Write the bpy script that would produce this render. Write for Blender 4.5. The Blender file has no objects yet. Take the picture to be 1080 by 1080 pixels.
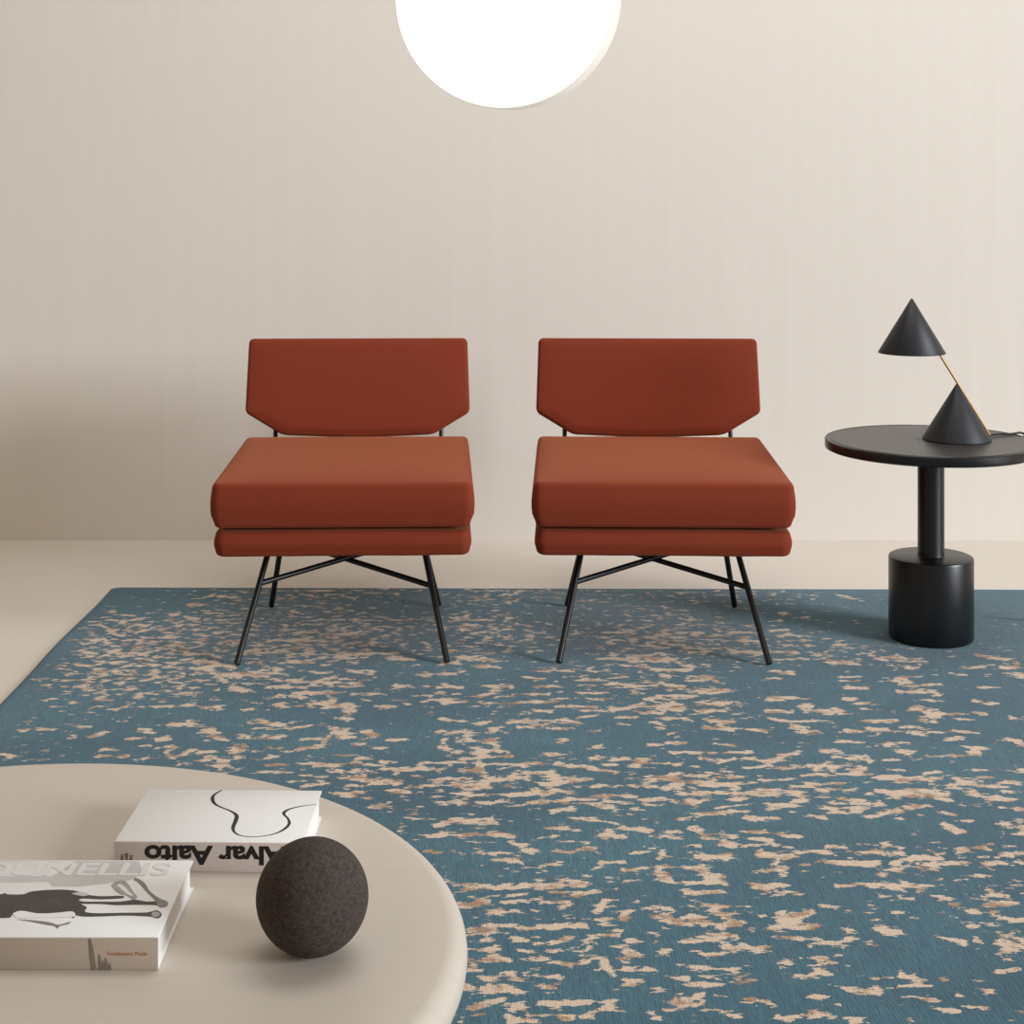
import bpy, bmesh, math, random
from mathutils import Vector, Matrix, noise
from mathutils.geometry import tessellate_polygon
import numpy as np

PI = math.pi
R = math.radians
C = bpy.context.scene.collection
scn = bpy.context.scene

# ---------------------------------------------------------------- camera
# units are metres; the rug's upper side is z = 0; +y runs towards the back wall
EYE = 1.227
cam = bpy.data.cameras.new('camera')
cam.sensor_width = 36.0
cam.lens = 57.5
cam.shift_x = 0.00926
cam.shift_y = -0.3241
camo = bpy.data.objects.new('camera', cam)
camo.location = (0, 0, EYE)
camo.rotation_euler = (PI / 2, 0, 0)
C.objects.link(camo)
scn.camera = camo

# ---------------------------------------------------------------- world, lights, exposure
w = bpy.data.worlds.new('world')
scn.world = w
w.use_nodes = True
bg = w.node_tree.nodes['Background']
bg.inputs[0].default_value = (1.0, 0.80, 0.57, 1)
bg.inputs[1].default_value = 0.265


def area(name, loc, target, sx, sy, power, col):
    l = bpy.data.lights.new(name, 'AREA')
    l.shape = 'RECTANGLE'
    l.size, l.size_y, l.energy, l.color = sx, sy, power, col
    o = bpy.data.objects.new(name, l)
    o.location = loc
    d = Vector(target) - Vector(loc)
    o.rotation_euler = d.to_track_quat('-Z', 'Y').to_euler()
    C.objects.link(o)
    return o


area('window_daylight', (11.0, -2.4, 3.7), (-2.5, 5.0, 0.8), 3.8, 3.8, 1420, (0.90, 0.965, 1.03))
area('overhead_fill', (0.6, 3.4, 4.2), (0.6, 4.2, 0), 3.0, 2.0, 62, (0.97, 0.985, 1.0))  # soft fill added overhead to brighten the scene

vs = scn.view_settings
vs.view_transform = 'Standard'
vs.look = 'None'
vs.exposure = 0.13
vs.gamma = 1.0
vs.use_curve_mapping = False


# ---------------------------------------------------------------- material helpers
def lin(r, g, b):
    def f(c):
        c /= 255.0
        return c / 12.92 if c <= 0.04045 else ((c + 0.055) / 1.055) ** 2.4
    return (f(r), f(g), f(b), 1.0)


class NT:
    def __init__(self, name):
        self.m = bpy.data.materials.new(name)
        self.m.use_nodes = True
        self.t = self.m.node_tree
        self.b = self.t.nodes['Principled BSDF']

    def n(self, kind, **kw):
        x = self.t.nodes.new(kind)
        for k, v in kw.items():
            setattr(x, k, v)
        return x

    def l(self, a, b):
        self.t.links.new(a, b)

    def val(self, node, **kw):
        for k, v in kw.items():
            node.inputs[k].default_value = v

    def math(self, op, a, b=None, c=None, clamp=False):
        x = self.n('ShaderNodeMath', operation=op, use_clamp=clamp)
        for i, q in enumerate((a, b, c)):
            if q is None:
                continue
            if isinstance(q, (int, float)):
                x.inputs[i].default_value = q
            else:
                self.l(q, x.inputs[i])
        return x.outputs[0]

    def mix(self, fac, a, b):
        x = self.n('ShaderNodeMix', data_type='RGBA')
        for i, q in ((0, fac), (6, a), (7, b)):
            if isinstance(q, (int, float)):
                x.inputs[i].default_value = q
            elif isinstance(q, tuple):
                x.inputs[i].default_value = q
            else:
                self.l(q, x.inputs[i])
        return x.outputs[2]

    def coords(self, sx=1, sy=1, sz=1, ox=0, oy=0, oz=0):
        t = self.n('ShaderNodeTexCoord')
        mp = self.n('ShaderNodeMapping')
        mp.inputs['Scale'].default_value = (sx, sy, sz)
        mp.inputs['Location'].default_value = (ox, oy, oz)
        self.l(t.outputs['Object'], mp.inputs['Vector'])
        return mp.outputs[0]

    def noise(self, vec, scale, detail=2.0, rough=0.5):
        x = self.n('ShaderNodeTexNoise')
        self.val(x, Scale=scale, Detail=detail, Roughness=rough)
        if vec is not None:
            self.l(vec, x.inputs['Vector'])
        return x.outputs['Fac']

    def ramp(self, fac, lo, hi):
        x = self.n('ShaderNodeMapRange')
        x.inputs[1].default_value, x.inputs[2].default_value = lo, hi
        self.l(fac, x.inputs[0])
        return x.outputs[0]

    def bump(self, h, strength, dist):
        x = self.n('ShaderNodeBump')
        self.val(x, Strength=strength, Distance=dist)
        self.l(h, x.inputs['Height'])
        self.l(x.outputs[0], self.b.inputs['Normal'])

    def base(self, col, rough=0.5, metal=0.0, spec=0.5):
        if isinstance(col, tuple):
            self.b.inputs['Base Color'].default_value = col
        else:
            self.l(col, self.b.inputs['Base Color'])
        self.b.inputs['Roughness'].default_value = rough
        self.b.inputs['Metallic'].default_value = metal
        self.b.inputs['Specular IOR Level'].default_value = spec
        return self.m


def plain(name, col, rough=0.5, metal=0.0, spec=0.5, var=0.08, scale=30):
    k = NT(name)
    f = k.noise(k.coords(), scale, 3)
    dark = tuple(c * (1 - var) for c in col[:3]) + (1,)
    lite = tuple(min(1, c * (1 + var)) for c in col[:3]) + (1,)
    return k.base(k.mix(f, dark, lite), rough, metal, spec)


WALL = lin(222, 211, 197)
k = NT('wall_plaster')
streak = k.noise(k.coords(26, 26, 0.7), 1.0, 3, 0.6)
blot = k.noise(k.coords(0.7, 0.7, 0.5, 3.1), 1.0, 2, 0.5)
c1 = k.mix(k.ramp(streak, 0.3, 0.7), lin(219, 211, 201), lin(222, 214, 205))
c2 = k.mix(k.math('MULTIPLY', k.ramp(blot, 0.35, 0.7), 0.35), c1, lin(223, 215, 206))
M_wall = k.base(c2, 0.85, 0, 0.25)
k.bump(streak, 0.02, 0.003)

k = NT('floor_resin')
f1 = k.noise(k.coords(1.3, 1.3, 1.3), 1.0, 3, 0.6)
M_floor = k.base(k.mix(k.ramp(f1, 0.3, 0.7), lin(223, 214, 203), lin(228, 220, 210)), 0.45, 0, 0.35)

k = NT('rust_wool')
cf = k.noise(k.coords(), 420, 2)
cm = k.noise(k.coords(), 6, 3)
col = k.mix(cf, lin(120, 47, 28), lin(138, 58, 35))
col = k.mix(k.math('MULTIPLY', cm, 0.3), col, lin(122, 48, 30))
M_rust = k.base(col, 0.85, 0, 0.2)
k.b.inputs['Sheen Weight'].default_value = 0.26
k.b.inputs['Sheen Roughness'].default_value = 0.45
k.b.inputs['Sheen Tint'].default_value = lin(255, 175, 125)
k.bump(cf, 0.12, 0.001)

M_leg = plain('black_tube', lin(20, 20, 22), 0.38, 0.0, 0.5)
k = NT('matte_black_lacquer')
f = k.noise(k.coords(), 300, 2)
M_side = k.base(k.mix(f, lin(13, 13, 16), lin(18, 18, 22)), 0.33, 0, 0.55)
M_top_sheen = plain('black_top_painted_sheen', lin(50, 46, 43), 0.36, 0, 0.75, 0.05, 200)  # black lightened to taupe: the wall's grazing reflection is put into the colour
M_lamp = plain('anthracite_lacquer', lin(33, 34, 40), 0.52, 0, 0.5, 0.06, 200)
M_brass = plain('brass', lin(156, 120, 70), 0.42, 1.0, 0.5, 0.04, 60)
M_cord = plain('black_cord', lin(20, 20, 22), 0.6)
M_white_in = plain('white_enamel', lin(235, 232, 226), 0.5)

k = NT('taupe_lacquer')
f = k.noise(k.coords(2, 160, 2), 1.0, 2)
g = k.noise(k.coords(), 3, 3)
col = k.mix(k.ramp(f, 0.3, 0.7), lin(198, 188, 175), lin(202, 192, 180))
col = k.mix(k.math('MULTIPLY', g, 0.4), col, lin(197, 187, 174))
M_table = k.base(col, 0.45, 0, 0.35)

k = NT('dark_cork')
v = k.n('ShaderNodeTexVoronoi')
k.val(v, Scale=420.0)
k.l(k.coords(), v.inputs['Vector'])
gr = k.noise(k.coords(), 210, 4, 0.7)
big = k.noise(k.coords(), 26, 3, 0.6)
col = k.mix(k.ramp(gr, 0.35, 0.7), lin(48, 41, 39), lin(86, 75, 69))
col = k.mix(k.math('MULTIPLY', k.ramp(big, 0.4, 0.65), 0.5), col, lin(60, 51, 48))
spk = k.math('MULTIPLY', k.math('LESS_THAN', v.outputs['Distance'], 0.22), k.math('GREATER_THAN', big, 0.47))
col = k.mix(k.math('MULTIPLY', spk, 0.45), col, lin(140, 120, 103))
M_cork = k.base(col, 0.85, 0, 0.25)
k.bump(gr, 0.5, 0.0015)

M_cover = plain('white_book_cover', lin(232, 231, 230), 0.35, 0, 0.4, 0.02, 12)
M_greige = plain('linen_spine_mauve', lin(196, 182, 175), 0.7, 0, 0.2, 0.05, 300)
M_spine2 = plain('linen_spine_taupe', lin(172, 157, 142), 0.7, 0, 0.2, 0.05, 300)
k = NT('page_block')
pf = k.noise(k.coords(1.5, 1.5, 900), 1.0, 2)
M_pages = k.base(k.mix(k.ramp(pf, 0.3, 0.7), lin(214, 211, 206), lin(240, 238, 234)), 0.8, 0, 0.2)
M_ink = plain('black_ink', lin(26, 25, 27), 0.5, 0, 0.3)
M_red = plain('red_ink', lin(176, 104, 80), 0.6, 0, 0.2)
M_greyprint = plain('grey_print', lin(160, 158, 156), 0.4, 0, 0.35, 0.35, 90)
M_lgrey = plain('light_grey_print', lin(194, 193, 192), 0.4, 0, 0.35, 0.1, 25)
M_title = plain('pale_lettering', lin(222, 221, 219), 0.4, 0, 0.35, 0.02)
M_horse = plain('dark_print', lin(54, 49, 48), 0.4, 0, 0.35, 0.8, 70)
M_midprint = plain('mid_print', lin(125, 121, 118), 0.4, 0, 0.35, 0.4, 90)
M_twig = plain('grey_brown_print', lin(128, 116, 106), 0.6, 0, 0.2)

k = NT('lamp_opal')
k.b.inputs['Base Color'].default_value = lin(250, 248, 244)
k.b.inputs['Emission Color'].default_value = (1.0, 0.975, 0.94, 1)
k.b.inputs['Emission Strength'].default_value = 1.6
M_opal = k.m
M_rim = plain('cream_rim', lin(246, 241, 230), 0.5, 0, 0.3, 0.02)
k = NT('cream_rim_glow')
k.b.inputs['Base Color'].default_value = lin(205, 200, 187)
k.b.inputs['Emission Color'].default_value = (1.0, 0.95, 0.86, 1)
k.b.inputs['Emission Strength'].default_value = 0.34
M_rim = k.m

# rug: the density of the woven marks is a per-vertex value, their ragged shapes come from noise
k = NT('rug_weave')
at = k.n('ShaderNodeAttribute')
at.attribute_name = 'weave'
dens = at.outputs['Fac']
P = k.coords()
sep = k.n('ShaderNodeSeparateXYZ')
k.l(P, sep.inputs[0])
rowj = k.noise(k.coords(5, 210, 1), 1.0, 1, 0.5)
xj = k.math('MULTIPLY_ADD', k.math('SUBTRACT', rowj, 0.5), 0.034, sep.outputs[0])
cmb = k.n('ShaderNodeCombineXYZ')
k.l(k.math('MULTIPLY', xj, 33.0), cmb.inputs[0])
k.l(k.math('MULTIPLY', sep.outputs[1], 40.0), cmb.inputs[1])
blob = k.noise(cmb.outputs[0], 1.0, 4.0, 0.64)
cm2 = k.n('ShaderNodeCombineXYZ')
k.l(k.math('MULTIPLY', xj, 15.0), cm2.inputs[0])
k.l(k.math('MULTIPLY', sep.outputs[1], 20.0), cm2.inputs[1])
cm2.inputs[2].default_value = 7.3
ridge = k.math('ABSOLUTE', k.math('SUBTRACT', k.noise(cm2.outputs[0], 1.0, 2.0, 0.5), 0.5))
score = k.math('ADD', k.math('MULTIPLY', k.math('SUBTRACT', blob, 0.5), 1.35), k.math('MULTIPLY_ADD', ridge, -0.9, 0.075))
cm3 = k.n('ShaderNodeCombineXYZ')
k.l(k.math('MULTIPLY', xj, 70.0), cm3.inputs[0])
k.l(k.math('MULTIPLY', sep.outputs[1], 120.0), cm3.inputs[1])
fray = k.noise(cm3.outputs[0], 1.0, 2.0, 0.6)
score = k.math('ADD', score, k.math('MULTIPLY', k.math('SUBTRACT', fray, 0.5), 0.22))
lvl = k.math('MULTIPLY_ADD', dens, 0.42, -0.270)
mark = k.ramp(k.math('ADD', score, lvl), -0.006, 0.006)
pile = k.noise(k.coords(330, 34, 1), 1.0, 2, 0.6)
tone = k.noise(k.coords(1.6, 2.6, 1), 1.0, 3, 0.55)
strand = k.noise(k.coords(90, 9, 1, 4.0), 1.0, 3, 0.6)
teal = k.mix(k.ramp(tone, 0.3, 0.7), lin(38, 86, 103), lin(64, 114, 130))
teal = k.mix(k.math('MULTIPLY', k.ramp(strand, 0.38, 0.68), 0.55), teal, lin(36, 78, 98))
teal = k.mix(k.math('MULTIPLY', k.ramp(pile, 0.42, 0.72), 0.55), teal, lin(26, 58, 78))
brown = k.noise(k.coords(14, 22.0, 1, 2.2, 1.7), 1.0, 5, 0.7)
sand = k.mix(k.ramp(brown, 0.51, 0.60), lin(212, 190, 168), lin(162, 126, 98))
sand = k.mix(k.math('MULTIPLY', k.ramp(pile, 0.45, 0.8), 0.25), sand, lin(176, 148, 122))
M_rug = k.base(k.mix(mark, teal, sand), 0.9, 0, 0.15)
k.b.inputs['Sheen Weight'].default_value = 0.24
k.b.inputs['Sheen Roughness'].default_value = 0.5
k.bump(k.math('ADD', k.math('MULTIPLY', pile, 0.6), k.math('MULTIPLY', mark, 0.3)), 0.5, 0.005)


# ---------------------------------------------------------------- mesh helpers
def obj(name, bm, m, parent=None, smooth=True, angle=None):
    me = bpy.data.meshes.new(name)
    bmesh.ops.recalc_face_normals(bm, faces=bm.faces)
    bm.to_mesh(me)
    bm.free()
    if m:
        me.materials.append(m)
    for p in me.polygons:
        p.use_smooth = smooth
    if angle is not None:
        me.set_sharp_from_angle(angle=R(angle))
    o = bpy.data.objects.new(name, me)
    C.objects.link(o)
    if parent:
        o.parent = parent
    return o


def thing(name, label, cat, loc, rotz=0, group=None):
    o = bpy.data.objects.new(name, None)
    o.empty_display_size = 0.1
    o.location = loc
    o.rotation_euler = (0, 0, rotz)
    C.objects.link(o)
    return tag(o, label, cat, group)


def tag(o, label, cat, group=None):
    o['label'] = label
    o['category'] = cat
    if group:
        o['group'] = group
    return o


def box(bm, x0, x1, y0, y1, z0, z1, bev=0.0, seg=2):
    b = bmesh.new()
    v = [b.verts.new((x, y, z)) for x in (x0, x1) for y in (y0, y1) for z in (z0, z1)]
    for f in ((0, 1, 3, 2), (4, 6, 7, 5), (0, 4, 5, 1), (2, 3, 7, 6), (0, 2, 6, 4), (1, 5, 7, 3)):
        b.faces.new([v[i] for i in f])
    if bev:
        bmesh.ops.bevel(b, geom=b.edges[:], offset=bev, segments=seg, affect='EDGES', profile=0.5)
    me = bpy.data.meshes.new('tmp')
    b.to_mesh(me)
    b.free()
    bm.from_mesh(me)
    bpy.data.meshes.remove(me)
    return bm


def tube(bm, pts, r, n=16, cap=True):
    pts = [Vector(p) for p in pts]
    rings = []
    for i, p in enumerate(pts):
        d = (pts[min(i + 1, len(pts) - 1)] - pts[max(i - 1, 0)]).normalized()
        up = Vector((0, 0, 1)) if abs(d.z) < 0.9 else Vector((1, 0, 0))
        a = d.cross(up).normalized()
        c = d.cross(a).normalized()
        rr = r[i] if isinstance(r, (list, tuple)) else r
        rings.append([bm.verts.new(p + (a * math.cos(t) + c * math.sin(t)) * rr) for t in [2 * PI * j / n for j in range(n)]])
    for a, b in zip(rings, rings[1:]):
        for j in range(n):
            bm.faces.new((a[j], a[(j + 1) % n], b[(j + 1) % n], b[j]))
    if cap:
        bm.faces.new(rings[0])
        bm.faces.new(rings[-1])
    return bm


def lathe(bm, prof, n=96, loc=(0, 0, 0)):
    L = Vector(loc)
    rings = []
    for r, z in prof:
        if r < 1e-6:
            rings.append([bm.verts.new(L + Vector((0, 0, z)))])
        else:
            rings.append([bm.verts.new(L + Vector((r * math.cos(2 * PI * j / n), r * math.sin(2 * PI * j / n), z))) for j in range(n)])
    for a, b in zip(rings, rings[1:]):
        for j in range(n):
            q = (j + 1) % n
            if len(a) == 1 and len(b) == 1:
                continue
            if len(a) == 1:
                bm.faces.new((a[0], b[j], b[q]))
            elif len(b) == 1:
                bm.faces.new((a[j], a[q], b[0]))
            else:
                bm.faces.new((a[j], a[q], b[q], b[j]))
    return bm


def round_poly(pts, radii, seg=7):
    out = []
    n = len(pts)
    for i in range(n):
        p, a, b = Vector(pts[i]), Vector(pts[i - 1]), Vector(pts[(i + 1) % n])
        d1, d2 = (a - p).normalized(), (b - p).normalized()
        ang = d1.angle(d2)
        t = radii[i] / math.tan(ang / 2)
        c = p + (d1 + d2).normalized() * (radii[i] / math.sin(ang / 2))
        s, e = p + d1 * t - c, p + d2 * t - c
        full = s.angle_signed(e)
        for q in range(seg + 1):
            th = -full * q / seg
            out.append(c + Vector((s.x * math.cos(th) - s.y * math.sin(th), s.x * math.sin(th) + s.y * math.cos(th))))
    # even spacing along the straight runs
    res = []
    for i in range(len(out)):
        a, b = out[i], out[(i + 1) % len(out)]
        k = max(1, int((b - a).length / 0.02))
        for q in range(k):
            res.append(a.lerp(b, q / k))
    return res


def cushion(outline, half, er, bulge_top, bulge_bot, side=0.0):
    """closed pillow: outline in (u, v), thickness along w; returns a bmesh in u, v, w.
    er = edge radius, bulge = crown of the two faces, side = belly of the band."""
    n = len(outline)
    nor = []
    for i in range(n):
        t = (outline[(i + 1) % n] - outline[i - 1]).normalized()
        nor.append(Vector((-t.y, t.x)))
    area2 = sum(outline[i].x * outline[(i + 1) % n].y - outline[(i + 1) % n].x * outline[i].y for i in range(n))
    if area2 < 0:
        nor = [-q for q in nor]
    prof = []                                       # (inset, w)
    S = 6
    for q in range(S + 1):
        th = PI / 2 * q / S
        prof.append((er * (1 - math.cos(th)), half - er + er * math.sin(th)))
    up = prof
    dn = [(a, -b) for a, b in prof]
    band = [(-side * math.cos(PI / 2 * z), z * (half - er)) for z in (-0.6, -0.2, 0.2, 0.6)]
    seq = dn[::-1] + band + up
    bm = bmesh.new()
    rings = []
    for ins, wv in seq:
        rings.append([bm.verts.new((outline[i].x + nor[i].x * ins, outline[i].y + nor[i].y * ins, wv)) for i in range(n)])
    hu = max(abs(p.x) for p in outline)
    v_lo, v_hi = min(p.y for p in outline), max(p.y for p in outline)
    cen = Vector((0, (v_lo + v_hi) / 2))
    hv = (v_hi - v_lo) / 2

    def crown(ring, sgn, bulge, w0):
        rs = []
        for s in (0.96, 0.9, 0.8, 0.66, 0.46, 0.24):
            row = []
            for v in ring:
                x, y = v.co.x * s, cen.y + (v.co.y - cen.y) * s
                h = (1 - min(1, abs(x) / hu) ** 4) * (1 - min(1, abs(y - cen.y) / hv) ** 4)
                row.append(bm.verts.new((x, y, sgn * (w0 + bulge * h))))
            rs.append(row)
        c = bm.verts.new((0, cen.y, sgn * (w0 + bulge)))
        return rs, c
    tr, tc = crown(rings[-1], 1, bulge_top, half)
    br, bc = crown(rings[0], -1, bulge_bot, half)
    allr = br[::-1] + rings + tr
    for a, b in zip(allr, allr[1:]):
        for j in range(n):
            q = (j + 1) % n
            bm.faces.new((a[j], a[q], b[q], b[j]))
    for j in range(n):
        q = (j + 1) % n
        bm.faces.new((tr[-1][j], tr[-1][q], tc))
        bm.faces.new((br[-1][q], br[-1][j], bc))
    return bm


def struct(name, bm, m):
    o = obj(name, bm, m, smooth=False)
    o['kind'] = 'structure'
    return o


# ---------------------------------------------------------------- setting
FLOOR = -0.010
WALLY = 5.615
struct('floor', box(bmesh.new(), -5.0, 5.0, -2.0, WALLY, FLOOR - 0.1, FLOOR), M_floor)
struct('wall_back', box(bmesh.new(), -5.0, 5.0, WALLY, WALLY + 0.12, FLOOR - 0.1, 3.6), M_wall)

# ---------------------------------------------------------------- rug
DENS = ["3333333333344324444444444444444444444",
    "3333333333344324444444444444444444444",
    "3333333333344324444444444444444444444",
    "3333333333344333444444444444444444444",
    "3333333333344442444444444444444444444",
    "3333333333444442444444444444444444444",
    "3333333333454452444444444444444444444",
    "3333333333454442344444444444444444444",
    "3333333333454442344444444444444444444",
    "3333333333454442244444444444444444444",
    "3333333333454433244444444444444444444",
    "3333333333454434234444444444444444444",
    "3333333333454434234444444444444444444",
    "3333333334454435234444444444444444444",
    "3333333334454435224444444444444444444",
    "3333333334455444142333333333333333333",
    "3333333334455544343344444444444444444",
    "3333333334456655534555555555555555555",
    "3333333334456545433455555555555555555",
    "3333333334455435435555555555555555555",
    "3333333344444335435555555555555555555",
    "3333333345553344211123333333333333333",
    "3333344444555555544444444444444444444",
    "2223345545566656565554444444444444444",
    "1112356545666555454343444444444444444",
    "2221344454355334334343333333333333333",
    "2221333342244213334343333333333333333",
    "1122232330344423455344322222222222222",
    "1133344443445444554333322222222222222",
    "1254555555445556663332332222222222222",
    "3465555554334556653333343333333333333",
    "3566555654333556644334444444444444444",
    "2566556665455345654445533333333333333",
    "2566556665455334655444322222222222222",
    "2456555654345434655432110111111111111",
    "3565555565455333554322101111111111111",
    "4444555554454333443222101111111111111",
    "4213444432133222332221100011111111111",
    "1123444443244333333322110000000000000",
    "0123445553245433334432211000000000000",
    "0123445553345443334432211000000000000"]
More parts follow.
